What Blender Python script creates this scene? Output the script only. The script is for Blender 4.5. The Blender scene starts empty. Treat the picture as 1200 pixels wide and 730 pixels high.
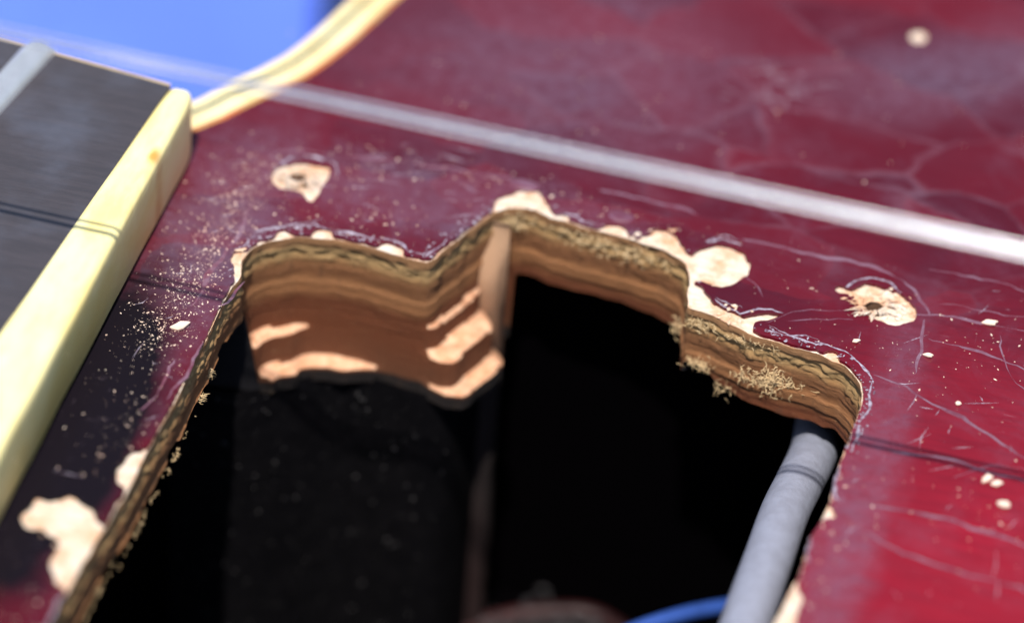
# Close-up of a guitar top with its routed pickup cavity. 1 Blender unit = 1 cm.
import bpy, bmesh, math, random
from mathutils import Vector, noise
from mathutils.geometry import delaunay_2d_cdt
random.seed(7)
S = bpy.context.scene
C = S.collection

# ------------------------------------------------------------------ camera
EL, TH, PH, DIST, FPX = math.radians(39.6), math.radians(12.2), math.radians(4.0), 28.8, 5250.0
_r = Vector((math.cos(TH), math.sin(TH), 0)); _h = Vector((-math.sin(TH), math.cos(TH), 0))
FW = _h * math.cos(EL) - Vector((0, 0, 1)) * math.sin(EL)
_u = _r.cross(FW)
RT = _r * math.cos(PH) + _u * math.sin(PH); UP = -_r * math.sin(PH) + _u * math.cos(PH)
EYE = -FW * DIST
cd = bpy.data.cameras.new('camera'); cam = bpy.data.objects.new('camera', cd); C.objects.link(cam)
m = cam.matrix_world.copy()
for i in range(3):
    m[i][0], m[i][1], m[i][2], m[i][3] = RT[i], UP[i], -FW[i], EYE[i]
cam.matrix_world = m
cd.sensor_width = 36; cd.lens = 36 * FPX / 1200
cd.clip_start = 0.5; cd.clip_end = 2000
cd.dof.use_dof = True; cd.dof.focus_distance = 28.62
cd.dof.aperture_fstop = cd.lens * 1e-3 / (2 * 0.55)
S.camera = cam
S.render.resolution_x, S.render.resolution_y = 1024, 622

# ------------------------------------------------------------------ light
SUN = Vector((0.03, -0.42, 0.90)).normalized()
w = bpy.data.worlds.new("World"); S.world = w; w.use_nodes = True
nt = w.node_tree; bg = nt.nodes['Background']
sk = nt.nodes.new('ShaderNodeTexSky'); sk.sky_type = 'NISHITA'; sk.sun_disc = False
sk.sun_elevation = math.asin(SUN.z); sk.sun_rotation = math.atan2(SUN.x, SUN.y)
nt.links.new(sk.outputs[0], bg.inputs[0]); bg.inputs[1].default_value = 0.12
sl = bpy.data.lights.new('sun', 'SUN'); sl.energy = 4.9; sl.angle = math.radians(0.8); sl.color = (1, .95, .87)
so = bpy.data.objects.new('sun', sl); C.objects.link(so)
so.rotation_euler = SUN.to_track_quat('Z', 'Y').to_euler()
S.view_settings.view_transform = 'Standard'; S.view_settings.look = 'None'
S.view_settings.exposure = 0.3; S.view_settings.gamma = 1

# ------------------------------------------------------------------ helpers
def P(px, py, z=0.0):
    """point at height z that lies on the sight line through a photo pixel (used to lay the plan out)"""
    d = FW + RT * ((px - 600) / FPX) - UP * ((py - 365) / FPX)
    t = (z - EYE.z) / d.z
    return EYE + d * t
def P2(px, py, z=0.0):
    v = P(px, py, z); return Vector((v.x, v.y))
def tag(o, **k):
    for a, b in k.items(): o[a] = b
    return o
def empty(name, loc=(0, 0, 0), **k):
    o = bpy.data.objects.new(name, None); C.objects.link(o); o.location = loc
    o.empty_display_size = .3
    return tag(o, **k)
def mesh_obj(name, verts, faces, mat, parent=None, smooth=False, **k):
    me = bpy.data.meshes.new(name); me.from_pydata([tuple(v) for v in verts], [], faces); me.update()
    if mat: me.materials.append(mat)
    if smooth: me.polygons.foreach_set('use_smooth', [True] * len(me.polygons))
    o = bpy.data.objects.new(name, me); C.objects.link(o)
    if parent:
        o.parent = parent; o.location = -parent.location if parent.parent is None else (0, 0, 0)
    return tag(o, **k)
class MB:
    def __init__(s): s.v = []; s.f = []
    def add(s, v, f):
        n = len(s.v); s.v += [Vector(a) for a in v]; s.f += [tuple(i + n for i in q) for q in f]
    def obj(s, name, mat, parent=None, smooth=False, **k): return mesh_obj(name, s.v, s.f, mat, parent, smooth, **k)
    def tube(s, pts, rad, n=10, flat=1.0, caps=True):
        pts = [Vector(p) for p in pts]; rings = []; v = []; f = []
        for i, p in enumerate(pts):
            t = (pts[min(i + 1, len(pts) - 1)] - pts[max(i - 1, 0)]).normalized()
            a = t.cross(Vector((0, 0, 1)))
            a = a.normalized() if a.length > 1e-3 else Vector((1, 0, 0))
            b = a.cross(t)
            rr = rad(i / (len(pts) - 1)) if callable(rad) else rad
            for k in range(n):
                g = 2 * math.pi * k / n
                v.append(p + (a * math.cos(g) + b * math.sin(g) * flat) * rr)
        for i in range(len(pts) - 1):
            for k in range(n):
                f.append((i * n + k, i * n + (k + 1) % n, (i + 1) * n + (k + 1) % n, (i + 1) * n + k))
        if caps:
            f.append(tuple(range(n))[::-1]); f.append(tuple((len(pts) - 1) * n + k for k in range(n)))
        s.add(v, f)
    def box(s, a, b):
        x0, y0, z0 = a; x1, y1, z1 = b
        s.add([(x0, y0, z0), (x1, y0, z0), (x1, y1, z0), (x0, y1, z0), (x0, y0, z1), (x1, y0, z1), (x1, y1, z1), (x0, y1, z1)],
              [(3, 2, 1, 0), (4, 5, 6, 7), (0, 1, 5, 4), (1, 2, 6, 5), (2, 3, 7, 6), (3, 0, 4, 7)])
    def chip(s, p, r, flat=.4):
        """an angular splinter of 8 faces"""
        ax = random.uniform(0, 6.28); l = random.uniform(1, 1.9)
        d = Vector((math.cos(ax), math.sin(ax), random.uniform(-.3, .3))) * r * l
        e = Vector((-math.sin(ax), math.cos(ax), random.uniform(-.3, .3))) * r * random.uniform(.6, 1)
        u = Vector((random.uniform(-.3, .3), random.uniform(-.3, .3), 1)) * r * flat
        p = Vector(p)
        s.add([p + d, p + e, p - d, p - e, p + u, p - u], [(0, 1, 4), (1, 2, 4), (2, 3, 4), (3, 0, 4), (1, 0, 5), (2, 1, 5), (3, 2, 5), (0, 3, 5)])
def catmull(pts, step, closed=False):
    out = []; n = len(pts)
    for i in range(n if closed else n - 1):
        g = lambda k: pts[k % n] if closed else pts[max(0, min(n - 1, k))]
        p0, p1, p2, p3 = g(i - 1), g(i), g(i + 1), g(i + 2)
        q = max(1, int((p2 - p1).length / step))
        for j in range(q):
            t = j / q
            out.append(.5 * ((2 * p1) + (p2 - p0) * t + (2 * p0 - 5 * p1 + 4 * p2 - p3) * t * t + (3 * p1 - p0 - 3 * p2 + p3) * t ** 3))
    if not closed: out.append(pts[-1].copy())
    return out
def resample(pts, step, closed=True):
    out = []; n = len(pts); acc = 0
    for i in range(n if closed else n - 1):
        a, b = pts[i], pts[(i + 1) % n]; L = (b - a).length
        q = max(1, round(L / step))
        for j in range(q): out.append(a.lerp(b, j / q))
    return out
def fbm(x, y, z, o=4): return noise.fractal(Vector((x, y, z)), 1.0, 2.0, o)
def jitter(pts, amp, sc, seed, closed=True):
    out = []; n = len(pts)
    for i, p in enumerate(pts):
        t = (pts[(i + 1) % n] - pts[i - 1])
        if t.length < 1e-6: out.append(p); continue
        nn = Vector((-t.y, t.x)).normalized()
        out.append(p + nn * amp * fbm(p.x * sc, p.y * sc, seed, 5))
    return out
def smooth(a, b, x):
    t = max(0, min(1, (x - a) / (b - a))); return t * t * (3 - 2 * t)
def pip(x, y, poly):
    c = False; j = len(poly) - 1
    for i in range(len(poly)):
        a, b = poly[i], poly[j]
        if (a.y > y) != (b.y > y) and x < (b.x - a.x) * (y - a.y) / (b.y - a.y) + a.x: c = not c
        j = i
    return c
def sheet(outer, holes, z, lip, extra=()):
    """flat sheet with holes, its edges turned down by lip"""
    loops = [outer] + list(holes); v = []; e = []
    for L in loops:
        n = len(v); v += [Vector((p.x, p.y)) for p in L]
        e += [(n + i, n + (i + 1) % len(L)) for i in range(len(L))]
    v += [Vector((p[0], p[1])) for p in extra]
    vo, eo, fo, ov, oe, of = delaunay_2d_cdt(v, e, [], 0, 1e-5)
    V = [(p.x, p.y, z) for p in vo]; F = []
    bb = [(min(p.x for p in h), max(p.x for p in h), min(p.y for p in h), max(p.y for p in h)) for h in holes]
    for f in fo:
        cx = sum(vo[i].x for i in f) / 3; cy = sum(vo[i].y for i in f) / 3
        if not pip(cx, cy, outer): continue
        if any(b[0] <= cx <= b[1] and b[2] <= cy <= b[3] and pip(cx, cy, h) for h, b in zip(holes, bb)): continue
        a, b_, c = [vo[i] for i in f]
        if (b_ - a).cross(c - a) < 0: f = f[::-1]
        F.append(tuple(f))
    cnt = {}
    for f in F:
        for i in range(3): cnt[(f[i], f[(i + 1) % 3])] = 1
    low = {}
    for (a, b_) in list(cnt):
        if (b_, a) not in cnt:
            for q in (a, b_):
                if q not in low: low[q] = len(V); V.append((V[q][0], V[q][1], z - lip))
            F.append((b_, a, low[a], low[b_]))
    return V, F

# ------------------------------------------------------------------ materials
class NT:
    def __init__(s, name):
        s.m = bpy.data.materials.new(name); s.m.use_nodes = True; s.t = s.m.node_tree
        s.b = s.t.nodes['Principled BSDF']; s.co = s.n('ShaderNodeTexCoord').outputs['Object']
    def n(s, k, **a):
        o = s.t.nodes.new(k)
        for x, y in a.items(): setattr(o, x, y)
        return o
    def l(s, a, b): s.t.links.new(a, b)
    def val(s, sock, v):
        if hasattr(v, 'is_output') or isinstance(v, bpy.types.NodeSocket): s.l(v, sock)
        else: sock.default_value = v
    def math(s, op, a, b=0.0, c=None, clamp=False):
        o = s.n('ShaderNodeMath', operation=op, use_clamp=clamp); s.val(o.inputs[0], a); s.val(o.inputs[1], b)
        if c is not None: s.val(o.inputs[2], c)
        return o.outputs[0]
    def mapping(s, scale=(1, 1, 1), loc=(0, 0, 0), rot=(0, 0, 0), src=None):
        o = s.n('ShaderNodeMapping'); s.l(src or s.co, o.inputs[0]); o.inputs['Scale'].default_value = scale
        o.inputs['Location'].default_value = loc; o.inputs['Rotation'].default_value = rot
        return o.outputs[0]
    def noise(s, sc, det=5, rough=.6, vec=None, dist=0.0):
        o = s.n('ShaderNodeTexNoise'); s.l(vec or s.co, o.inputs['Vector']); o.inputs['Scale'].default_value = sc
        o.inputs['Detail'].default_value = det; o.inputs['Roughness'].default_value = rough; o.inputs['Distortion'].default_value = dist
        return o.outputs[0]
    def rng(s, v, a, b, c=0.0, d=1.0, smooth=True):
        o = s.n('ShaderNodeMapRange'); o.interpolation_type = 'SMOOTHSTEP' if smooth else 'LINEAR'
        s.l(v, o.inputs[0]); o.inputs[1].default_value = a; o.inputs[2].default_value = b; o.inputs[3].default_value = c; o.inputs[4].default_value = d
        return o.outputs[0]
    def mix(s, f, a, b):
        o = s.n('ShaderNodeMix', data_type='RGBA'); s.val(o.inputs[0], f)
        for i, v in ((6, a), (7, b)):
            if isinstance(v, tuple): o.inputs[i].default_value = (*v[:3], 1)
            else: s.l(v, o.inputs[i])
        return o.outputs[2]
    def ramp(s, v, stops, interp='LINEAR'):
        o = s.n('ShaderNodeValToRGB'); s.l(v, o.inputs[0]); e = o.color_ramp.elements; o.color_ramp.interpolation = interp
        while len(e) < len(stops): e.new(.5)
        for q, (p, c) in zip(e, stops): q.position = p; q.color = (*c, 1)
        return o.outputs[0]
    def blob(s, cx, cy, rx, ry, rot=0.0, soft=.6, wob=.35, wsc=2.0):
        """soft irregular patch mask in plan"""
        d = s.n('ShaderNodeVectorMath', operation='SUBTRACT'); s.l(s.co, d.inputs[0]); d.inputs[1].default_value = (cx, cy, 0)
        rt = s.n('ShaderNodeVectorRotate', rotation_type='Z_AXIS'); s.l(d.outputs[0], rt.inputs[0]); rt.inputs['Angle'].default_value = -rot
        k = s.n('ShaderNodeVectorMath', operation='MULTIPLY'); s.l(rt.outputs[0], k.inputs[0]); k.inputs[1].default_value = (1 / rx, 1 / ry, 0)
        ln = s.n('ShaderNodeVectorMath', operation='LENGTH'); s.l(k.outputs[0], ln.inputs[0])
        v = s.math('ADD', ln.outputs['Value'], s.math('MULTIPLY', s.math('SUBTRACT', s.noise(wsc, 4), .5), wob * 2))
        return s.rng(v, 1 - soft, 1 + soft * .4, 1, 0)
    def bump(s, h, dist, strength=1.0):
        o = s.n('ShaderNodeBump'); s.l(h, o.inputs['Height']); o.inputs['Distance'].default_value = dist; o.inputs['Strength'].default_value = strength
        s.l(o.outputs[0], s.b.inputs['Normal']); return o
    def set(s, **k):
        for a, b in k.items():
            i = s.b.inputs[a.replace('_', ' ')]
            if isinstance(b, tuple): i.default_value = (*b, 1)
            else: s.val(i, b)
        return s.m

def m_lacquer():
    t = NT('cherry_lacquer')
    big = t.noise(.55, 3)
    grain = t.noise(3, 6, .6, t.mapping((.7, 6, 1)))
    base = t.mix(t.rng(big, .35, .65), (.055, .004, .010), (.088, .0045, .011))
    base = t.mix(t.blob(3.7, -1.8, 2.4, 2.8, 0, .95, .3, 1.0), base, (.25, .008, .019))  # brighter near right: gradient from sky and arch painted into the red
    base = t.mix(t.math('MULTIPLY', t.rng(grain, .4, .75), .35), base, (.045, .003, .008))
    # dusty film, the sky's mauve haze painted into its colour
    film = t.math('MULTIPLY', t.rng(t.noise(1.3, 7, .68, dist=.6), .45, .75), .32)
    fa = t.math('MULTIPLY', t.blob(-.4, 2.7, 1.7, 1.3, .2, .9, .5, 1.2), .55)
    fb = t.math('MULTIPLY', t.blob(-2.05, .15, .55, 1.6, 0, .7, .7, 3.0), .6)
    fc = t.math('MULTIPLY', t.blob(-.6, .95, 1.6, .45, 0, .6, .8, 4.0), .55)
    fd = t.math('MULTIPLY', t.blob(3.0, 3.9, 2.6, .6, .5, .8, .6, 1.2), .6)
    fe = t.math('MULTIPLY', t.blob(2.50, -1.2, .25, 2.3, 0, .7, .5, 3.0), .5)
    tot = film
    for q in (fa, fb, fc, fd, fe): tot = t.math('MAXIMUM', tot, q)
    mott = t.rng(t.noise(9, 8, .75), .3, .75, .35, 1.0)
    tot = t.math('MULTIPLY', tot, mott)
    col = t.mix(tot, base, (.145, .105, .165))
    # net of dirty crazing on the far part of the top
    wv = t.n('ShaderNodeVectorMath', operation='ADD'); t.l(t.mapping((.55, 1.0, 1), rot=(0, 0, .5)), wv.inputs[0])
    wn = t.n('ShaderNodeTexNoise'); t.l(t.co, wn.inputs['Vector']); wn.inputs['Scale'].default_value = 1.1; wn.inputs['Detail'].default_value = 4
    wm = t.n('ShaderNodeVectorMath', operation='MULTIPLY'); t.l(wn.outputs['Color'], wm.inputs[0]); wm.inputs[1].default_value = (.5, .5, 0)
    t.l(wm.outputs[0], wv.inputs[1])
    vo = t.n('ShaderNodeTexVoronoi', feature='DISTANCE_TO_EDGE'); t.l(wv.outputs[0], vo.inputs['Vector']); vo.inputs['Scale'].default_value = 1.9
    net = t.math('MULTIPLY', t.rng(vo.outputs[0], .005, .06, 1, 0), t.blob(2.3, 2.7, 3.6, 1.7, .1, .6, .3, .8))
    net = t.math('MULTIPLY', net, t.rng(t.noise(2.5, 4), .3, .7, .04, .5))
    col = t.mix(net, col, (.15, .085, .12))
    cel = t.n('ShaderNodeTexVoronoi'); t.l(wv.outputs[0], cel.inputs['Vector']); cel.inputs['Scale'].default_value = 1.9
    sxc = t.n('ShaderNodeSeparateColor'); t.l(cel.outputs['Color'], sxc.inputs[0])
    col = t.mix(t.math('MULTIPLY', sxc.outputs[0], .35), col, (.17, .009, .016))
    # shadow of the end cap painted black into the lacquer beside it
    cap_shade = t.math('MULTIPLY', t.blob(CAP_SHADE_AT[0].x, CAP_SHADE_AT[0].y, .46, 1.75, 0.02, .6, .2, 2.2), t.rng(t.noise(14, 6, .7), .25, .6, .86, 1.0))
    cap_shade = t.math('MULTIPLY', cap_shade, 1.7, clamp=True)
    col = t.mix(cap_shade, col, (.008, .006, .009))
    # scuffs: short scratches along and across
    w1 = t.rng(t.noise(9, 3, .5, t.mapping((.6, 14, 1), rot=(0, 0, .35)), .4), .69, .76, 0, .38)
    w2 = t.rng(t.noise(8, 3, .5, t.mapping((12, .7, 1), rot=(0, 0, .15)), .4), .70, .77, 0, .3)
    sc = t.math('MULTIPLY', t.math('MAXIMUM', w1, w2), t.rng(t.noise(1.1, 2), .45, .6))
    col = t.mix(sc, col, (.5, .38, .48))
    h = t.math('ADD', t.math('MULTIPLY', t.noise(2.2, 4), 1.0), t.math('MULTIPLY', t.noise(30, 4), .06))
    t.bump(h, .03, .5)
    return t.set(Base_Color=col, Roughness=t.math('ADD', t.math('MULTIPLY', tot, .5), .16), Specular_IOR_Level=t.math('MULTIPLY_ADD', cap_shade, -.33, .38))

def m_bare():
    t = NT('bare_spruce_ply')
    g = t.noise(7, 6, .65, t.mapping((1.2, 7, 3)))
    col = t.mix(t.rng(g, .35, .68), (1.0, .88, .74), (.90, .66, .47))
    col = t.mix(t.rng(t.noise(4, 5, .7), .44, .64, 0, .8), col, (.86, .46, .24))
    t.bump(t.noise(20, 7, .75, t.mapping((.8, 3, 1))), .028, .9)
    return t.set(Base_Color=col, Roughness=.75)

def m_wall():
    t = NT('routed_plywood')
    sx = t.n('ShaderNodeSeparateXYZ'); t.l(t.co, sx.inputs[0])
    wob = t.math('MULTIPLY', t.math('SUBTRACT', t.noise(1.6, 4, .6, t.mapping((1, 1, .4))), .5), .03)
    z = t.math('ADD', sx.outputs[2], wob)
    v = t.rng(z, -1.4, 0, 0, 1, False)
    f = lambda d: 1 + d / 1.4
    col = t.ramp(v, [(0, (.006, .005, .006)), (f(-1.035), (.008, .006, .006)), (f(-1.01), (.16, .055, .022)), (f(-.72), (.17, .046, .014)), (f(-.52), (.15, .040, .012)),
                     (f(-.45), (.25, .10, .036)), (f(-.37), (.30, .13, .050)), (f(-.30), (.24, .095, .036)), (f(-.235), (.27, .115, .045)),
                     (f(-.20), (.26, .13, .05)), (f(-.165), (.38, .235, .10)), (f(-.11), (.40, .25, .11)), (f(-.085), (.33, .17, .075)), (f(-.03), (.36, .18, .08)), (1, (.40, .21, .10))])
    fine = t.noise(5, 8, .7, t.mapping((1.0, 1.0, 16)))
    col = t.mix(t.rng(fine, .45, .75, 0, .35), col, t.mix(.5, col, (.07, .026, .012)))
    str2 = t.noise(4, 8, .75, t.mapping((2.4, 2.4, 30), loc=(3, 1, 7)))
    col = t.mix(t.rng(str2, .58, .72, 0, .55), col, (.58, .38, .20))
    vert = t.noise(10, 3, .6, t.mapping((1.5, 1.5, .5)))
    col = t.mix(t.rng(vert, .62, .74, 0, .35), col, (.09, .04, .02))
    str3 = t.noise(3, 9, .8, t.mapping((3, 3, 90), loc=(5, 2, 1)))
    col = t.mix(t.rng(str3, .45, .62, 0, .4), col, t.mix(.5, col, (.05, .02, .01)))
    h = t.math('ADD', t.math('MULTIPLY', t.math('ADD', fine, str3), .5), t.math('MULTIPLY', t.noise(30, 6, .7, t.mapping((1, 1, 2))), .5))
    t.bump(h, .035, .8)
    return t.set(Base_Color=col, Roughness=.72, Specular_IOR_Level=.35)

def m_plain(name, col, rough=.6, var=.25, sc=6, bumpd=.01, metal=0.0, col2=None, vec=None, spec=.5, bsc=None):
    t = NT(name)
    c2 = col2 or tuple(c * (1 - var) for c in col)
    nn = t.noise(sc, 6, .65, t.mapping(vec) if vec else None)
    t.bump(t.noise(bsc or sc * 4, 5, .65, t.mapping(vec) if vec else None), bumpd, .6)
    return t.set(Base_Color=t.mix(t.rng(nn, .35, .68), col, c2), Roughness=rough, Metallic=metal, Specular_IOR_Level=spec)

CAP_SHADE_AT = [P(84, 510)]
M_LAC = m_lacquer(); M_BARE = m_bare(); M_WALL = m_wall()
M_LEDGE = m_plain('sunlit_ledge_wood', (.80, .47, .29), .7, .3, 12, .02, col2=(.62, .28, .14), vec=(1, 1, 3))  # pale tone paints the sunlight caught on the router steps
M_BLACK = m_plain('near_black', (.012, .011, .014), .8, .3, 30, .01, spec=.2)  # one near-black colour for ply underside and neck tongue
M_CHAMBER = m_plain('chamber_shade', (.0015, .0012, .0016), .9, .3, 30, .01, spec=0)
M_FILM = m_plain('lifted_lacquer', (.42, .38, .46), .3, .4, 26, .01, col2=(.09, .03, .06))
M_CRACK = m_plain('craze_line', (.19, .11, .15), .4, .5, 7, .005, col2=(.13, .03, .05))
M_MARK = m_plain('wax_mark', (.17, .08, .12), .35, .5, 9, .01, col2=(.11, .02, .04))
M_DUST = m_plain('sawdust', (.80, .66, .54), .8, .3, 3, .01, col2=(.66, .42, .32))
M_FIBRE = m_plain('wood_fibre', (.70, .50, .27), .8, .3, 8, .01)
M_CREAM = m_plain('aged_cream_binding', (.86, .74, .43), .35, .2, 2.2, .01, col2=(.74, .55, .24))
M_CAP = NT('cream_end_cap')
_a = M_CAP.blob(*P2(180, 184, .55), .045, .10, 0, .8, .3, 8)
_s = M_CAP.noise(1.6, 5, .6, M_CAP.mapping((2.5, .8, 1)))
M_CAP.bump(M_CAP.noise(6, 4), .01, .5)
M_CAP = M_CAP.set(Base_Color=M_CAP.mix(_a, M_CAP.mix(M_CAP.rng(_s, .35, .7), (.98, .88, .45), (.90, .72, .26)), (.62, .32, .07)), Roughness=.4)
M_TAN = m_plain('dirty_binding', (.50, .38, .24), .5, .3, 5)
M_ORANGE = m_plain('stained_binding', (.58, .15, .035), .35, .4, 4, .01, col2=(.50, .30, .10))
M_GREEN = m_plain('dark_purfling', (.07, .12, .09), .5, .3, 5)
M_BOARD = NT('rosewood_board')
_g = M_BOARD.noise(3, 8, .7, M_BOARD.mapping((.8, 7, 2)))
_p = M_BOARD.noise(1.2, 5, .6)
_c = M_BOARD.mix(M_BOARD.rng(_g, .35, .7), (.042, .037, .042), (.056, .048, .054))
_c = M_BOARD.mix(M_BOARD.rng(_p, .45, .75, 0, .5), _c, (.10, .11, .15))
M_BOARD.bump(M_BOARD.noise(12, 6, .7, M_BOARD.mapping((.5, 6, 1))), .006, .5)
M_BOARD = M_BOARD.set(Base_Color=_c, Roughness=.42)
M_STEEL = m_plain('plain_steel', (.90, .93, .98), .21, .1, 4, .002, metal=1.0)
M_FRET = m_plain('nickel_fret', (.80, .80, .81), .45, .12, 5, .003, metal=.75)
M_CABLE = m_plain('grey_cable_jacket', (.27, .285, .36), .5, .15, 9, .012, col2=(.23, .24, .30), bsc=22)
M_BLUE = m_plain('blue_cloth', (.10, .19, .80), .85, .12, 1.2, .03, bsc=40)
M_BWIRE = m_plain('blue_wire', (.03, .08, .33), .4, .2, 4)
M_RWIRE = m_plain('red_wire', (.03, .005, .006), .5, .2, 4)
M_GREY = m_plain('grey_wool', (.035, .032, .036), .9, .5, 6, .03)

# ------------------------------------------------------------------ setting: blue cloth under the guitar
bm = MB(); N = 90
for j in range(N + 1):
    for i in range(N + 1):
        x = -45 + 90 * i / N; y = -35 + 100 * j / N
        bm.v.append(Vector((x, y, -4.62 + .22 * fbm(x * .12, y * .12, 3, 3) * (1 if y > -20 else 0))))
bm.f = [(j * (N + 1) + i, j * (N + 1) + i + 1, (j + 1) * (N + 1) + i + 1, (j + 1) * (N + 1) + i) for j in range(N) for i in range(N)]
bm.obj('blue_cloth', M_BLUE, smooth=True, kind='structure')

q4 = [P(378, -80, -4.15), P(371, -5, -4.15), P(380, 12, -4.15), P(400, 40, -4.15), P(600, 90, -4.15), P(700, -80, -4.15)]
bm = MB(); bm.add(q4 + [p - Vector((0, 0, .6)) for p in q4], [(0, 1, 2, 3, 4, 5)] + [(i, i + 6, (i + 1) % 6 + 6, (i + 1) % 6) for i in range(6)])
bm.obj('cloth_shadow', m_plain('cloth_shadow', (.012, .03, .12), .9, .2, 3, .02), kind='structure')  # dark sheet placed for the shadow on the cloth beside the body edge

# ------------------------------------------------------------------ guitar body
body = empty('electric_guitar', (0, 0, -4.4), label='cherry red lacquered electric guitar with cream binding and an empty rough-cut pickup cavity', category='guitar')

# --- outline of the body in plan (cutaway edge with binding, rest runs far out of the picture)
edge_px = [(233, 116), (255, 104), (277, 93), (305, 80), (333, 65), (366, 40), (399, 10), (412, -2)]
edge = [P2(*q) for q in edge_px]
edge = [Vector((-6.5, .75)), Vector((-4.4, .8)), Vector((-3.2, .92))] + edge
d = (edge[-1] - edge[-2]).normalized()
edge += [edge[-1] + d * 1.2, edge[-1] + d * 2.4 + Vector((.05, .1)), Vector((-1.5, 7.5)), Vector((-1.0, 9.5)), Vector((.8, 11.2)), Vector((4, 12.2)), Vector((8, 12))]
edge = catmull(edge, .12)
def offset(c, dd):
    out = []
    for i, p in enumerate(c):
        t = (c[min(i + 1, len(c) - 1)] - c[max(i - 1, 0)]).normalized()
        out.append(p + Vector((t.y, -t.x)) * dd)
    return out
BW = [0, .075, .125, .245, .285]
rest = [Vector((14, 9)), Vector((15, 0)), Vector((14, -9)), Vector((10, -14)), Vector((0, -15)), Vector((-6, -13)), Vector((-7.5, -9)), Vector((-6.6, -6.6)), Vector((-6.6, -3))]
inner = offset(edge, BW[4])

# --- cavity outline (wood rim), clockwise from the near left
XL, XR, YN = -1.84, 2.27, -6.75
def line(pts): return [P2(*q) for q in pts]
left_up = [Vector((XL + .25, YN)), Vector((XL, YN + .25)), Vector((XL - .01, -5)), Vector((XL, -4.2))] + line([(57, 727), (98, 655), (150, 570), (203, 470), (243, 392), (266, 345), (282, 320)])
far = line([(284, 303), (296, 288), (318, 279), (345, 275), (385, 277), (425, 284), (460, 295), (485, 303), (500, 304), (511, 299), (530, 283), (552, 266), (578, 247), (598, 240), (620, 242), (650, 253), (690, 264), (730, 275), (770, 288), (797, 300), (805, 306), (808, 322), (806, 345), (806, 357), (830, 364), (858, 378), (880, 389), (920, 401), (960, 413), (990, 426), (1005, 440), (1011, 457), (1007, 480)])
right_dn = line([(998, 503), (984, 545), (971, 588), (953, 622), (945, 645), (936, 676), (921, 702), (906, 732)]) + [Vector((XR, -3.2)), Vector((XR, -5)), Vector((XR, YN + .25)), Vector((XR - .25, YN))]
cav = resample(left_up + far + right_dn, .022)
# smooth once, then roughen
cav = [(cav[i - 1] + cav[i] * 2 + cav[(i + 1) % len(cav)]) / 4 for i in range(len(cav))]
cav = jitter(cav, .012, 7, 1.3)

# --- lacquer rim: mostly over the wood rim, torn back where it has chipped
lac_px = [(57, 727), (78, 690), (66, 682), (58, 668), (62, 650), (70, 634), (52, 622), (30, 618), (22, 604), (36, 592), (42, 580), (58, 586), (82, 578), (104, 592), (114, 606), (121, 616),
          (134, 590), (142, 578), (136, 560), (141, 545), (152, 530), (165, 522), (173, 527),
          (203, 470), (212, 440), (243, 391), (262, 345), (272, 318), (270, 300), (278, 292), (290, 290),
          (300, 279), (330, 270), (362, 272), (380, 266), (398, 277), (430, 283), (446, 282), (470, 288), (480, 297), (498, 302), (508, 298), (522, 285), (550, 263), (574, 241), (586, 231), (602, 225),
          (622, 218), (634, 224), (640, 240), (648, 250), (664, 249), (682, 261), (700, 264), (712, 263), (724, 262), (742, 272), (758, 276), (770, 267), (788, 273), (801, 290), (812, 299),
          (822, 291), (846, 286), (868, 293), (880, 309), (876, 322), (862, 333), (842, 336), (826, 331), (820, 330), (826, 343), (840, 356), (858, 363), (872, 371), (882, 368), (900, 365), (918, 369), (904, 373), (886, 378), (884, 384),
          (897, 390), (930, 399), (962, 407), (986, 415), (1004, 428), (1014, 440), (1018, 458), (1012, 480), (1003, 500), (997, 508), (998, 524), (990, 542), (982, 560), (975, 580), (979, 588), (982, 600), (972, 612), (957, 621),
          (949, 645), (941, 672), (942, 690), (938, 712), (930, 735), (922, 750)]
lac = [Vector((XL + .25, YN)), Vector((XL, YN + .25)), Vector((XL - .01, -5)), Vector((XL, -4.2))] + line(lac_px) + [Vector((XR + .04, -3.2)), Vector((XR, -5)), Vector((XR, YN + .25)), Vector((XR - .25, YN))]
lac = resample(lac, .02)
lac = [(lac[i - 1] + lac[i] * 2 + lac[(i + 1) % len(lac)]) / 4 for i in range(len(lac))]
cyc = lac
lac = jitter(lac, .018, 11, 5.1)
# keep the lacquer rim just outside the wood rim
def keep_out(pts, poly, eps):
    out = []
    n = len(poly)
    for p in pts:
        if pip(p.x, p.y, poly):
            best = min(range(n), key=lambda k: (poly[k] - p).length_squared)
            a, b = poly[best - 1], poly[(best + 1) % n]
            t = (b - a).normalized(); nn = Vector((-t.y, t.x))
            p = poly[best] + nn * eps
        else:
            best = min(range(n), key=lambda k: (poly[k] - p).length_squared)
            q = poly[best]; dq = (q - p).length
            if dq < .075 and not (.08 > q.x > -.32 and q.y > .9):
                nn = (p - q).normalized(); w_ = smooth(.045, .075, dq)
                p = q + nn * (.005 + .012 * max(0, fbm(q.x * 14, q.y * 14, 3)) + (dq - .005) * w_)
        out.append(p)
    return out
area = sum(cav[i - 1].cross(cav[i]) for i in range(len(cav)))
assert area < 0    # clockwise: outward is to the left of travel
lac = keep_out(lac, cav, .004)

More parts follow.
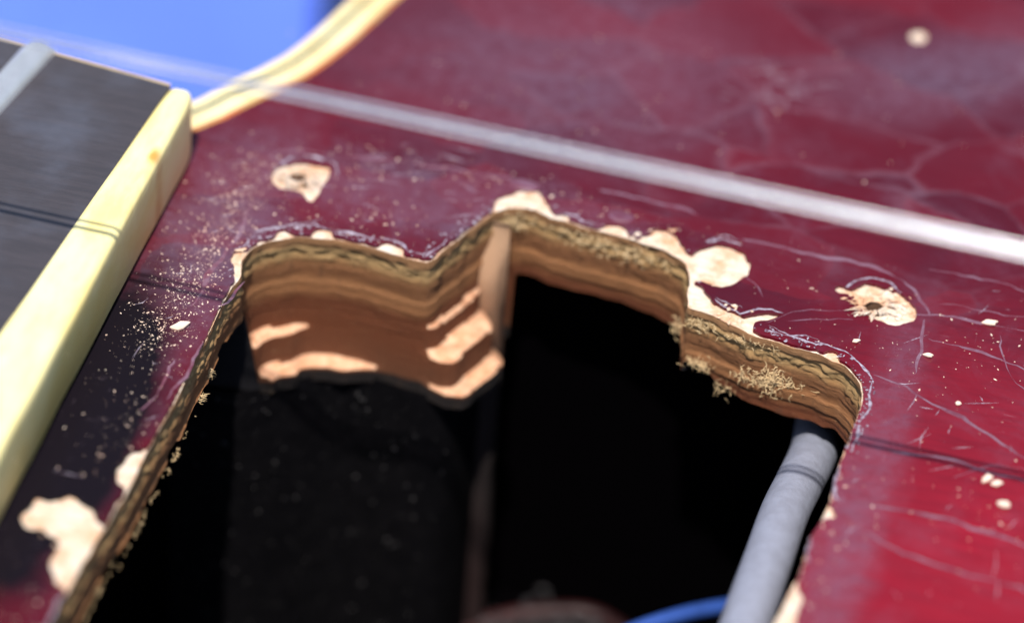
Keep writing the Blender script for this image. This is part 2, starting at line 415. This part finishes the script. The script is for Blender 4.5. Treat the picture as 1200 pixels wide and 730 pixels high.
def ring_px(pts, z=0, step=.02, amp=.012, seed=2.0):
    c = catmull([P2(*q, z) for q in pts], step, True)
    return jitter(c, amp, 10, seed)
holeA = ring_px([(318, 205), (324, 196), (340, 192), (356, 190), (372, 193), (386, 196), (383, 210), (376, 222), (368, 236), (360, 235), (356, 226), (344, 223), (330, 222), (320, 215)], 0, .02, .012, 3)
holeB = ring_px([(979, 340), (984, 335), (998, 338), (1012, 333), (1030, 334), (1048, 342), (1062, 350), (1072, 362), (1074, 374), (1062, 379), (1046, 380), (1032, 377), (1018, 370), (1006, 356), (996, 347), (984, 344)], 0, .02, .02, 4)
holeT = ring_px([(1068, 38), (1078, 35), (1086, 40), (1084, 48), (1074, 50), (1067, 46)], 0, .02, .006, 4)
scA = ring_px([(332, 208), (340, 202), (352, 201), (362, 205), (364, 212), (356, 217), (342, 216)], 0, .015, .004, 5)
scB = ring_px([(1010, 352), (1022, 350), (1034, 354), (1038, 361), (1032, 368), (1020, 366), (1012, 360)], 0, .015, .004, 6)
def grid_extra(polys, step=.35):
    return []
V, F = sheet(inner + rest, [lac, holeA, holeB, holeT], 0, .026)
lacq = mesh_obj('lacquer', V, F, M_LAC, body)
V, F = sheet([p for p in offset(edge, .02)] + rest, [cav, scA, scB], -.024, .0)
mesh_obj('top_veneer', V, F, M_BARE, body)
# binding strips and body side
for k, (nm, mt, z) in enumerate((('outer_binding', M_CREAM, -.006), ('dark_purfling_line', M_GREEN, -.010), ('inner_binding', M_CREAM, -.002), ('stained_binding_edge', M_ORANGE, -.001))):
    a, b = offset(edge, BW[k]), offset(edge, BW[k + 1] - .001)
    n = len(a); vs = []
    for i in range(n): vs += [(a[i].x, a[i].y, z), (b[i].x, b[i].y, z), (b[i].x, b[i].y, z - .3), (a[i].x, a[i].y, z - .3)]
    fs = [(i * 4 + q, i * 4 + (q + 1) % 4, i * 4 + 4 + (q + 1) % 4, i * 4 + 4 + q) for i in range(n - 1) for q in range(4)]
    mesh_obj(nm, vs, [f[::-1] for f in fs], mt, body)
side = offset(edge, .03) + rest
n = len(side)
mesh_obj('side', [(p.x, p.y, -.03) for p in side] + [(p.x, p.y, -4.4) for p in side],
         [((i + 1) % n, i, i + n, (i + 1) % n + n) for i in range(n)] + [tuple(range(n, 2 * n))], m_plain('cherry_side', (.2, .01, .02), .25, .3), body)

# --- cavity wall: rim swept down in rows, stepped by the router, ply layers proud and sunk
nc = len(cav)
def nrm(i):  # inward normal
    t = (cav[(i + 3) % nc] - cav[(i - 3) % nc]).normalized(); return Vector((t.y, -t.x))   # into the cavity
def at_px(px, py): 
    q = P2(px, py); return min(range(nc), key=lambda k: (cav[k] - q).length_squared)
iA, iB, iC, iD, iE = at_px(284, 303), at_px(503, 305), at_px(598, 240), at_px(806, 309), at_px(806, 357)
cum = [0.0]
for i in range(1, nc): cum.append(cum[-1] + (cav[i] - cav[i - 1]).length)
sA, sB, sC = cum[iA], cum[iB], cum[iC]
def depth(s, i):
    if i < iA: return .40 + .05 * fbm(s * 2.3, 0, 2, 4) - .02
    if i <= iC + 2: return 1.12
    d = .57 + .04 * fbm(s * 1.6, 0, 9, 3)
    if i > iE and s < cum[iE] + .32: d -= .10 * smooth(.34, .0, s - cum[iE]) - .02 * fbm(s * 20, 0, 0)
    return d
ZR = 58
def off(s, z, i):
    o = 0
    # ply layers: alternately proud and eaten back
    L = [(-.085, .0), (-.19, -.010), (-.30, .006), (-.37, .0), (-.46, .014), (-9, .004)]
    for a, b in L:
        if z > a: o += b; break
    ro = smooth(-.07, -.10, z) * smooth(-.22, -.18, z)
    o += ro * .032 * fbm(s * 12, z * 30, 1.0, 5)
    tear = smooth(cum[at3], cum[iD], s) if iC < i < iD else 0
    o += tear * (-.10 * max(0, fbm(s * 6, z * 10, 4.0, 4)) * smooth(-.26, -.05, z))
    o += .010 * fbm(s * 3, z * 7, 2.0, 5) + .0015 * math.sin(z * 95 + 2 * fbm(s * 1.5, 0, 7, 2)) + .004 * fbm(s * 16, z * 30, 5.0, 3)
    if iA - 2 <= i <= iC + 4:
        # router steps low down, deeper towards the rounded corner and along the notch side
        wz = .018 * fbm(s * 1.8, 0, 11, 2)
        c1 = smooth(sA + .62, sA + .42, s) * smooth(sA - .02, sA + .06, s)
        o += .085 * c1 * smooth(-.735, -.765, z + wz)
        c2 = smooth(sA + 1.15, sA + .8, s)
        o += .12 * c2 * smooth(-.985, -1.0, z + wz)
        c3 = smooth(sB - .03, sB + .05, s)
        c3 *= smooth(cum[iP] + .03, cum[iP] - .14, s)
        o += c3 * (.04 * smooth(-.56, -.58, z + wz) + .16 * smooth(-.74, -.765, z - wz) + .11 * smooth(-.99, -1.01, z + wz))
        o += .015 * smooth(-.44, -.47, z)
        o -= (.007 * fbm(s * 3, z * 7, 2.0, 5) + .004 * fbm(s * 16, z * 30, 5.0, 3)) * smooth(-.6, -.75, z)
    return o
at3 = at_px(650, 256); iP = at_px(568, 254)
V = []; F = []; ledge = set()
for i in range(nc):
    s = cum[i]; dd = depth(s, i); nn = nrm(i)
    for j in range(ZR + 1):
        z = -.022 - (dd - .022) * j / ZR
        z2 = z + .005 * fbm(s * 2.5, z * 3, 8, 2)
        o = off(s, z, i) if j else 0
        p = cav[i] + nn * o
        V.append(Vector((p.x, p.y, z2 if j else z)))
    # underside lip
    p = cav[i] + nn * off(s, -dd, i)
    q = p - nn * .9
    V.append(Vector((q.x, q.y, -dd - .05 if i < iA or i > iC + 2 else -dd - .02)))
R_ = ZR + 2
lipfaces = []
for i in range(nc):
    k = (i + 1) % nc
    for j in range(ZR): F.append((i * R_ + j, i * R_ + j + 1, k * R_ + j + 1, k * R_ + j))
    lipfaces.append((i * R_ + ZR, i * R_ + ZR + 1, k * R_ + ZR + 1, k * R_ + ZR))
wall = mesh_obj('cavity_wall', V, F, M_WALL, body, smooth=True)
wall.data.materials.append(M_LEDGE)
for f in wall.data.polygons:
    c = f.center
    if f.normal.z > .62 and c.z < -.5 : f.material_index = 1  # up-facing steps take the painted sunlit tone
mesh_obj('ply_underside', V, lipfaces, M_BLACK, body)

# --- chamber below the ply, its deep shade put into a near-black colour
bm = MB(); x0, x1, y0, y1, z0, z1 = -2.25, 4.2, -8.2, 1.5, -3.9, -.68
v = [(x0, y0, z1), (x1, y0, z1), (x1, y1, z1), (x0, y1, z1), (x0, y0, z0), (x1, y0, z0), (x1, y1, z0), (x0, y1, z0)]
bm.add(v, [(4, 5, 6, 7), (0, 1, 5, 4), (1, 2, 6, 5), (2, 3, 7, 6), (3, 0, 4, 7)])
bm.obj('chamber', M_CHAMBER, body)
# --- block face under the stepped wall, void's shade painted into its black; corner post
M_BLOCK = m_plain('block_shade', (.0028, .0026, .0034), .9, .5, 6, .04, col2=(.005, .0045, .0055), spec=.05, bsc=40)
bm = MB(); pl = [Vector((XL - .6, cav[iA].y - .1)), Vector((XL + .05, cav[iA].y - .06)), Vector((-1.2, .30)), Vector((-.6, .27)), Vector((-.42, .45)), Vector((-.36, .8))]
pl = catmull(pl, .06); n = len(pl)
bm.add([(p.x, p.y, -1.085) for p in pl] + [(p.x, p.y + .0, -3.88) for p in pl], [(i, i + n, i + 1 + n, i + 1) for i in range(n - 1)])
bm.obj('block_face', M_BLOCK, body, smooth=True)
bm = MB()
for _ in range(900):
    q = random.randrange(n); z = -1.15 - 2.4 * random.random() ** 1.5
    if pl[q].x > -.45 or random.random() < (pl[q].x + 1.8) * .5: continue
    c = (pl[q].x + random.gauss(0, .02), pl[q].y - .012, z)
    bm.chip(c, .003 + .011 * random.random() ** 4, 1)
bm.obj('clinging_dust', m_plain('dull_dust', (.035, .032, .034), .9, .5, 5), body, kind='stuff')
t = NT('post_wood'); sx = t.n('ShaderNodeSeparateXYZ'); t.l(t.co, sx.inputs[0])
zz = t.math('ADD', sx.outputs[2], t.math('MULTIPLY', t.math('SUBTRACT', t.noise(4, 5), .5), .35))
col = t.ramp(t.rng(zz, -3.2, 0, 0, 1, False), [(0, (.016, .003, .003)), (.3, (.009, .0035, .0035)), (.56, (.014, .006, .005)), (.70, (.13, .06, .032)), (.80, (.34, .18, .10)), (1, (.40, .25, .15))])  # fades to near black downwards: deep shade painted into the wood colour
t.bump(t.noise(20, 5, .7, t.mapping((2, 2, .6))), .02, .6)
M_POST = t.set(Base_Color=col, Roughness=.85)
cA = P2(579, 247)
vs = []; fs = []; rows = 70; kk = 12
for j in range(rows + 1):
    z = -.10 - 3.7 * j / rows; gr = smooth(-.08, -.55, z)
    for q in range(kk + 1):
        g = math.pi * q / kk
        wx = .115; wy = -.03 + .18 * gr
        x = cA.x - wx * math.cos(g) + .02 * fbm(z * 2, g, 2); y = cA.y - wy * math.sin(g) ** .7 + .014 * fbm(z * 3, g, 6)
        vs.append((x, y, z))
for j in range(rows):
    for q in range(kk): fs.append((j * (kk + 1) + q, (j + 1) * (kk + 1) + q, (j + 1) * (kk + 1) + q + 1, j * (kk + 1) + q + 1))
fs.append(tuple(range(kk + 1)))
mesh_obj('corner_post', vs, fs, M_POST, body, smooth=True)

# --- screw holes
for nm, ring, dp in (('screw_hole', scA, .5), ('screw_hole', scB, .5)):
    cx = sum(p.x for p in ring) / len(ring); cy = sum(p.y for p in ring) / len(ring); n = len(ring)
    vs = []
    for k, (zz, sc) in enumerate(((-.024, 1), (-.08, .8), (-.16, .6), (-dp, .5))):
        vs += [(cx + (p.x - cx) * sc, cy + (p.y - cy) * sc, zz) for p in ring]
    fs = [((k + 1) * n + i, (k + 1) * n + (i + 1) % n, k * n + (i + 1) % n, k * n + i) for k in range(3) for i in range(n)] + [tuple(3 * n + i for i in range(n))]
    mesh_obj(nm, vs, [f[::-1] for f in fs], m_plain('hole_wood', (.16, .08, .04), .8, .5, 10, .02), body)

# --- torn splinters of veneer standing on the chipped spots
bm = MB()
for cx, cy, rx, ry, nn_ in ((352, 206, 30, 16, 60), (1028, 358, 44, 20, 110), (625, 234, 22, 12, 40), (760, 276, 40, 10, 70), (845, 312, 30, 20, 14), (850, 368, 40, 10, 30), (70, 630, 30, 40, 16), (286, 302, 8, 12, 14)):
    for _ in range(nn_):
        g = random.uniform(0, 6.28); q = math.sqrt(random.random())
        p = P(cx + rx * q * math.cos(g), cy + ry * q * math.sin(g), -.015)
        if pip(p.x, p.y, cav) or pip(p.x, p.y, scB) or pip(p.x, p.y, scA): continue
        inside = pip(p.x, p.y, lac) or pip(p.x, p.y, holeA) or pip(p.x, p.y, holeB)
        if inside or random.random() < .35:
            if not inside: p.z = .004
            bm.chip(p, random.uniform(.006, .024), .6)
for (cx, cy, rx, ry) in ((349, 208, 26, 14), (1024, 359, 30, 14)):
    for _ in range(90):
        g = random.uniform(0, 6.28); r0 = random.uniform(.35, .7); r1 = r0 + random.uniform(.15, .6)
        a = P(cx + rx * r0 * math.cos(g), cy + ry * r0 * math.sin(g), -.015); b = P(cx + rx * r1 * math.cos(g + .2), cy + ry * r1 * math.sin(g + .2), random.uniform(-.01, .03))
        bm.tube([a, (a + b) / 2 + Vector((0, 0, .008)), b], lambda t: .010 * (1.05 - t), 5, .6)
bm.obj('veneer_splinters', M_BARE, body, kind='stuff')

# --- lifted, whitened lacquer along the rim
def ribbon(b, pts, wd, hz=.3, z=.004, step=.03, amp=.01, seed=0):
    c = catmull([P2(*q) if isinstance(q, tuple) else q for q in pts], step)
    out = []
    for i, p in enumerate(c):
        out.append(Vector((p.x + amp * fbm(p.x * 6, p.y * 6, seed), p.y + amp * fbm(p.x * 6, p.y * 6, seed + 4), z)))
    b.tube(out, lambda t: wd * (.15 + .85 * math.sin(math.pi * min(1, max(0, t))) ** .5) * max(.08, min(1.3, .75 + 1.5 * noise.noise(Vector((t * len(out) * .21, seed, 0))))), 6, hz)
bm = MB()
for k, pts in enumerate([[(284, 291), (296, 277), (318, 269), (346, 265), (372, 262)], [(366, 264), (392, 270), (420, 273), (442, 281)], [(442, 280), (462, 284), (480, 294), (496, 299)], [(500, 301), (512, 293), (524, 280)],
                         [(896, 386), (925, 394), (958, 402)], [(952, 400), (982, 408), (1002, 420), (1016, 434), (1024, 450)], [(1020, 444), (1022, 466), (1014, 486), (1006, 506), (998, 530)],
                         [(866, 368), (890, 362), (920, 366)], [(836, 350), (850, 360), (868, 366)], [(985, 545), (978, 570), (986, 590)], [(950, 630), (944, 660)], [(655, 251), (672, 255), (690, 264)], [(826, 284), (846, 281), (866, 287)],
                         [(990, 338), (1010, 327), (1040, 333), (1058, 343)], [(322, 200), (340, 186), (366, 184), (392, 190), (396, 206)], [(52, 740), (64, 712), (80, 690)]]):
    ribbon(bm, pts, .010, .35, .002, .02, .03, k)
    if k % 4 == 0: ribbon(bm, [(a + 4, b - 4) for a, b in pts], .005, .8, .002, .02, .04, k + 30)
for _ in range(420):
    i = random.randrange(iA - 10, at_px(990, 530)); j = random.gauss(.035, .03)
    p = cav[i] - nrm(i) * max(.008, j)
    if not pip(p.x, p.y, lac): bm.chip((p.x, p.y, .004), random.uniform(.004, .012), .7)
bm.obj('lifted_lacquer_rim', M_FILM, body, kind='stuff')

# --- craze lines in the lacquer and the print left by the pickup ring
bm = MB()
for k, (pts, wd) in enumerate([([(1070, 368), (1120, 371), (1150, 378), (1205, 390)], .010), ([(1085, 397), (1130, 408), (1170, 420), (1210, 437)], .009), ([(1025, 440), (1060, 455), (1110, 482), (1150, 503), (1205, 540)], .013),
                               ([(1040, 527), (1090, 535), (1130, 545), (1205, 566)], .013), ([(1000, 585), (1060, 598), (1120, 612), (1205, 640)], .016), ([(1010, 622), (1060, 648), (1110, 665), (1205, 692)], .013),
                               ([(990, 366), (960, 362), (930, 367), (895, 378)], .004), ([(1000, 374), (960, 372), (925, 378)], .004), ([(875, 322), (890, 338), (893, 348)], .005), ([(1100, 355), (1140, 362), (1205, 372)], .004),
                               ([(1085, 316), (1140, 325), (1205, 342)], .006), ([(1170, 395), (1180, 430), (1210, 470)], .005), ([(1120, 560), (1160, 545), (1205, 552)], .006),
                               ([(300, 200), (330, 178), (400, 182), (480, 190), (560, 204), (640, 218)], .012), ([(700, 222), (760, 234), (820, 250)], .013), ([(870, 280), (960, 300), (1040, 318), (1075, 345), (1088, 372)], .016), ([(1085, 375), (1078, 410), (1072, 440)], .012),
                               ([(300, 235), (262, 300), (225, 360)], .016), ([(285, 330), (262, 360), (240, 372)], .010), ([(240, 400), (216, 440), (196, 468)], .012), ([(205, 420), (182, 462), (168, 480)], .010)]):
    ribbon(bm, pts, wd * 1.15, .08, .0005, .05, .03, k + 60)
bm.obj('craze_lines', M_CRACK, body, kind='stuff')
bm = MB()
for _ in range(150):
    px, py = random.choice([(random.uniform(880, 1200), random.uniform(320, 720)), (random.uniform(240, 620), random.uniform(170, 280)), (random.gauss(900, 30), random.gauss(100, 12)), (random.uniform(60, 280), random.uniform(300, 720))])
    g = random.gauss(.1, .5) if py < 300 else random.gauss(.9, .9); ln = random.uniform(.03, .28)
    c = P(px, py, 0); dx = Vector((math.cos(g), math.sin(g), 0)) * ln
    mid = c + dx * .5 + Vector((random.gauss(0, .008), random.gauss(0, .008), 0))
    if any(pip(q.x, q.y, lac) or q.x < -2.4 for q in (c, mid, c + dx)): continue
    bm.tube([c, mid, c + dx], lambda t: .0028 * (1.1 - abs(2 * t - 1)), 5, .3)
bm.obj('hairline_scratches', M_FILM, body, kind='stuff')
# blisters in the lacquer
def blister(cx, cy, rx, ry, h, mat, rot=0):
    vs = []; fs = []; R2, A2 = 6, 28; c = P2(cx, cy)
    for r in range(R2 + 1):
        for a in range(A2):
            g = 2 * math.pi * a / A2; q = r / R2
            x = rx * q * math.cos(g); y = ry * q * math.sin(g)
            vs.append((c.x + x * math.cos(rot) - y * math.sin(rot), c.y + x * math.sin(rot) + y * math.cos(rot), .001 + h * (1 - q * q) ** .7 if q < 1 else -.002))
    for r in range(R2):
        for a in range(A2): fs.append((r * A2 + a, (r + 1) * A2 + a, (r + 1) * A2 + (a + 1) % A2, r * A2 + (a + 1) % A2))
    mesh_obj('lacquer_blister', vs, fs, mat, body, smooth=True)
for a in ((614, 217, .11, .06, .012), (728, 254, .09, .06, .01)): blister(*a, M_MARK)

# --- torn fibres hanging from the cut edges
bm = MB()
def fluff(c, spread, n, ln, rad):
    ln *= .8
    for _ in range(int(n * 1.5)):
        p = Vector(c) + Vector([random.gauss(0, q) for q in spread]); d = Vector((random.gauss(0, 1), random.gauss(0, .7), random.gauss(-.1, .8))).normalized()
        pts = [p]
        for k in range(4):
            d = (d + Vector([random.gauss(0, .45) for _ in range(3)])).normalized(); pts.append(pts[-1] + d * ln * random.uniform(.5, 1.2) / 4)
        bm.tube(pts, lambda t: rad * .6 * (1.05 - t), 4)
def wp(px, py, z, o=.03):   # point on the wall seen at that pixel, at height z
    p = P(px, py, z); return p
for (px, py, z, sp, n, ln, rad) in [(905, 452, -.33, (.09, .015, .045), 150, .09, .006), (880, 445, -.36, (.06, .015, .02), 45, .08, .005), (815, 392, -.12, (.05, .02, .02), 50, .07, .006), (797, 383, -.42, (.02, .02, .04), 26, .10, .005),
                                 (822, 432, -.42, (.05, .02, .02), 46, .10, .005), (850, 455, -.55, (.03, .02, .02), 16, .09, .004), (243, 438, -.36, (.008, .02, .015), 22, .07, .005), (230, 465, -.38, (.008, .02, .015), 16, .06, .005),
                                 (196, 530, -.40, (.004, .14, .012), 22, .035, .005), (150, 610, -.40, (.004, .2, .012), 22, .035, .005), (100, 690, -.4, (.004, .2, .012), 20, .035, .005),
                                 (600, 262, -.12, (.06, .03, .03), 60, .07, .007), (745, 300, -.12, (.16, .03, .03), 90, .06, .007), (690, 275, -.08, (.12, .03, .02), 50, .06, .006), (890, 392, -.06, (.1, .02, .01), 40, .05, .004)]:
    c = P(px, py, z)
    # press the clump on to the wall
    k = min(range(nc), key=lambda q: (cav[q].x - c.x) ** 2 + (cav[q].y - c.y) ** 2)
    w2 = cav[k] + nrm(k) * (off(cum[k], z, k) + .02)
    fluff((w2.x, w2.y, z), sp, n, ln, rad)
bm.obj('torn_fibres', M_FIBRE, body, kind='stuff')

# ------------------------------------------------------------------ fingerboard end
ZB = .55
XE = -2.425
XI = lambda y: -2.66 + .075 * y          # the joint between board and cap runs slightly askew
YF = .92
YB = lambda x: YF + (-2.58 - x) * .11    # far edge of the board, widening away from the cap
bm = MB()
def slab(bm, x0, x1f, ylo, yhi, z0, z1):
    v = [(x0, ylo(x0), z) for z in (z0, z1)] + [(x0, yhi(x0), z) for z in (z0, z1)]
    w0, w1 = x1f(ylo(XE)), x1f(yhi(XE))
    v += [(w1, yhi(w1), z) for z in (z0, z1)] + [(w0, ylo(w0), z) for z in (z0, z1)]
    bm.add(v, [(0, 2, 4, 6), (1, 7, 5, 3), (0, 1, 3, 2), (2, 3, 5, 4), (4, 5, 7, 6), (6, 7, 1, 0)])
slab(bm, -7.5, XI, lambda x: -5.6, lambda x: YB(x) - .04, .06, ZB); neck = bm.obj('fingerboard', M_BOARD, body)
bm = MB(); slab(bm, -7.5, lambda y: XI(.9) - .01, lambda x: YB(x) - .039, lambda x: YB(x) - .008, .06, ZB - .004); bm.obj('side_binding', M_TAN, neck)
# end cap: rounded section swept across the board, ends rounded over
prof = []
for k in range(9):
    g = math.pi / 2 * k / 8; prof.append((XE - .06 + .06 * math.sin(g), ZB + .012 - .06 + .06 * math.cos(g)))
prof = [(-3, .05), (-3, ZB + .002), (-2.9, ZB + .012)] + prof + [(XE, .05)]
vs = []; fs = []; ys = [-5.6 + (YF - .34 + 5.6) * k / 60 for k in range(60)] + [YF - .34 + .37 * math.sin(math.pi / 2 * k / 8) for k in range(9)]
for k, y in enumerate(ys):
    t = 0 if k < 60 else (k - 60) / 8
    sh = math.sqrt(max(0, 1 - t * t)) if t < 1 else 0.12
    sh = max(.12, sh)
    for (x, z) in prof: 
        xi = XI(min(y, .9)) + .003
        if x < -2.95: x = xi
        elif x < -2.8: x = xi + .03
        vs.append((xi + (x - xi) * (.30 + .70 * sh) + .006 * noise.noise(Vector((0, y * 2, z))), y, .05 + (z - .05) * (.70 + .30 * sh)))
n = len(prof)
for k in range(len(ys) - 1):
    for q in range(n): fs.append((k * n + q, k * n + (q + 1) % n, (k + 1) * n + (q + 1) % n, (k + 1) * n + q))
fs.append(tuple(range(n))); fs.append(tuple((len(ys) - 1) * n + q for q in range(n))[::-1])
mesh_obj('end_cap', vs, [f[::-1] for f in fs], M_CAP, neck, smooth=True)
bm = MB(); bm.box((-7.5, -5.2, -.01), (XE - .12, YF - .3, .058)); bm.obj('neck_tongue', M_BLACK, body)
# frets
fx = P(42, 62, ZB + .05).x
for dx in (0, -2.05):
    bm = MB(); xf = fx + dx; pr = [(.105 * math.cos(math.pi * k / 10), ZB + .10 * math.sin(math.pi * k / 10)) for k in range(11)]
    vs = []; fs = []
    yb = YB(xf); ysf = [-5.58, yb - .10, yb - .05, yb - .02]
    for y, sc in zip(ysf, (1, 1, .85, .4)):
        for x, z in pr: vs.append((xf + x + .16 * (y - 1), y, ZB - .002 + (z - ZB) * sc))
    for k in range(3):
        for q in range(10): fs.append((k * 11 + q, (k + 1) * 11 + q, (k + 1) * 11 + q + 1, k * 11 + q + 1))
    fs.append(tuple(33 + q for q in range(11)))
    mesh_obj('fret', vs, fs, M_FRET, neck, smooth=True)

# ------------------------------------------------------------------ string
ZS = 2.75
for ya, yb, rad in ((29, 291, .012), (38, 299, .0165)):
    a = P(-10, ya, ZS); b = P(1205, yb, ZS + .0); d = (b - a)
    a2 = a - d * 1.2; b2 = b + d * 1.2
    bm = MB(); bm.tube([a2.lerp(b2, k / 40) for k in range(41)], rad, 16)
    bm.obj('guitar_string', M_STEEL, body, smooth=True)

# ------------------------------------------------------------------ cable in the cavity
bm = MB()
cp = [(968, 470, -1.5), (960, 500, -1.15), (953, 532, -.92), (937, 566, -.78), (919, 603, -.68), (899, 660, -.58), (874, 730, -.52), (846, 815, -.5)]
pts = [P(*q) for q in cp]; e = pts[-1]
pts += [e + Vector((-.15, -.9, -.15)), e + Vector((-.4, -1.9, -.7)), e + Vector((-.9, -2.8, -1.6))]
pts = [Vector((pts[0].x + .25, pts[0].y + .5, -1.9))] + pts
bm.tube(catmull(pts, .05), .158, 28)
bm.obj('pickup_cable', M_CABLE, smooth=True, label='grey round cable coming up out of the cavity along its right rim', category='cable')
# wires and lint deep down
bm = MB(); pts = catmull([P(640, 800, -2.6), P(720, 748, -2.5), P(790, 722, -2.5), P(850, 710, -2.6), P(930, 700, -2.9)], .08)
bm.tube(pts, .055, 12); bm.obj('blue_wire', M_BWIRE, smooth=True, label='blurred blue wire deep in the dark cavity left of the grey cable', category='wire')
bm = MB(); pts = catmull([P(470, 800, -3.7), P(530, 745, -3.7), P(590, 724, -3.7), P(650, 716, -3.7), P(710, 726, -3.7), P(790, 790, -3.7)], .08)
bm.tube(pts, .07, 12); bm.obj('red_wire', M_RWIRE, smooth=True, label='dim red wire looped at the bottom of the cavity', category='wire')
bm = MB()
for (cx, cy, r) in ((636, 716, .16), (570, 728, .12), (600, 740, .16), (690, 735, .14)):
    c = P(cx, cy + 16, -3.8)
    for k in range(50):
        bm.chip(c + Vector([random.gauss(0, r * .6) for _ in range(3)]), random.uniform(.03, .06), .8)
bm.obj('lint_clump', M_GREY, kind='stuff', label='grey clump of lint lying inside the red wire loop', category='lint')

# ------------------------------------------------------------------ sawdust and chips on the lacquer
bm = MB()
def on_lac(p): return not (pip(p.x, p.y, lac) or pip(p.x, p.y, holeA) or pip(p.x, p.y, holeB) or p.x < XE + .02)
for (x0, y0, x1, y1, wdt, n, r0, r1) in [(300, 200, 180, 400, 16, 1500, .0012, .007), (300, 200, 180, 400, 30, 700, .0015, .009), (250, 180, 150, 420, 40, 330, .0015, .007), (300, 190, 480, 260, 40, 300, .002, .010), (400, 180, 640, 230, 22, 130, .002, .008),
                                          (210, 380, 120, 560, 26, 220, .002, .008), (900, 320, 1040, 400, 40, 90, .001, .008), (1020, 440, 1190, 470, 70, 60, .0015, .008), (1040, 560, 1180, 640, 50, 50, .003, .009),
                                          (985, 540, 950, 720, 14, 60, .003, .009), (620, 100, 1190, 160, 60, 50, .004, .012), (640, 225, 860, 285, 10, 60, .002, .007), (60, 690, 20, 730, 30, 40, .003, .010), (1080, 400, 1190, 420, 40, 50, .003, .010), (400, 60, 560, 150, 60, 20, .004, .010)]:
    for _ in range(n):
        t = random.random(); px = x0 + (x1 - x0) * t + random.gauss(0, wdt); py = y0 + (y1 - y0) * t + random.gauss(0, wdt * .6)
        r = r0 + (r1 - r0) * random.random() ** 5
        p = P(px, py, r * .3)
        if on_lac(p): bm.chip(p, r, .6)
bm.obj('sawdust', M_DUST, kind='stuff', label='pale specks of sawdust scattered over the red lacquer round the cavity', category='sawdust')

def wood_chip(px, py, r, lab, rot, asp=1.7, mat=None, name='wood_chip', cat='wood chip', group='loose wood chips on the lacquer'):
    c = P(px, py, 0); t = MB(); k = 9; vs = []
    ct = [(math.cos(6.283 * q / k) * asp * r * random.uniform(.6, 1.25), math.sin(6.283 * q / k) * r * random.uniform(.5, 1.25)) for q in range(k)]
    for zz, sc in ((0, .9), (.35 * r, 1.0), (.6 * r, .8)):
        vs += [(x * sc * math.cos(rot) - y * sc * math.sin(rot), x * sc * math.sin(rot) + y * sc * math.cos(rot), .002 + zz + (x * .12)) for x, y in ct]
    fs = [(i + l * k, (i + 1) % k + l * k, (i + 1) % k + (l + 1) * k, i + (l + 1) * k) for l in (0, 1) for i in range(k)] + [tuple(range(k))[::-1], tuple(2 * k + i for i in range(k))]
    t.add(vs, fs); o = t.obj(name, mat or M_DUST, label=lab, category=cat)
    if group: o['group'] = group
    o.location = (c.x, c.y, .006)
wood_chip(1156, 562, .030, 'upper left of three wood chips on the red lacquer at lower right', .9, 1.5)
wood_chip(1167, 568, .024, 'middle and smallest of three wood chips on the red lacquer at lower right', .2, 1.6)
wood_chip(1175, 593, .038, 'lowest and largest of three wood chips on the red lacquer at lower right', -.5, 1.2)
wood_chip(1160, 380, .028, 'flat pale wood chip on the crack right of the torn screw hole', 0, 1.9)
wood_chip(1003, 401, .020, 'small pale wood chip between the torn screw hole and the cavity corner', .3, 1.4)
wood_chip(1088, 418, .024, 'pale wood chip below the crack beside the ring mark', -.2, 1.5)
wood_chip(211, 384, .040, 'white flake of lifted lacquer on the dusty strip left of the cavity', .6, 1.6, M_DUST, 'lacquer_flake', 'flake', None)
wood_chip(1122, 474, .018, 'small wood chip on the bare red lacquer right of the cavity corner', .6, 1.3)
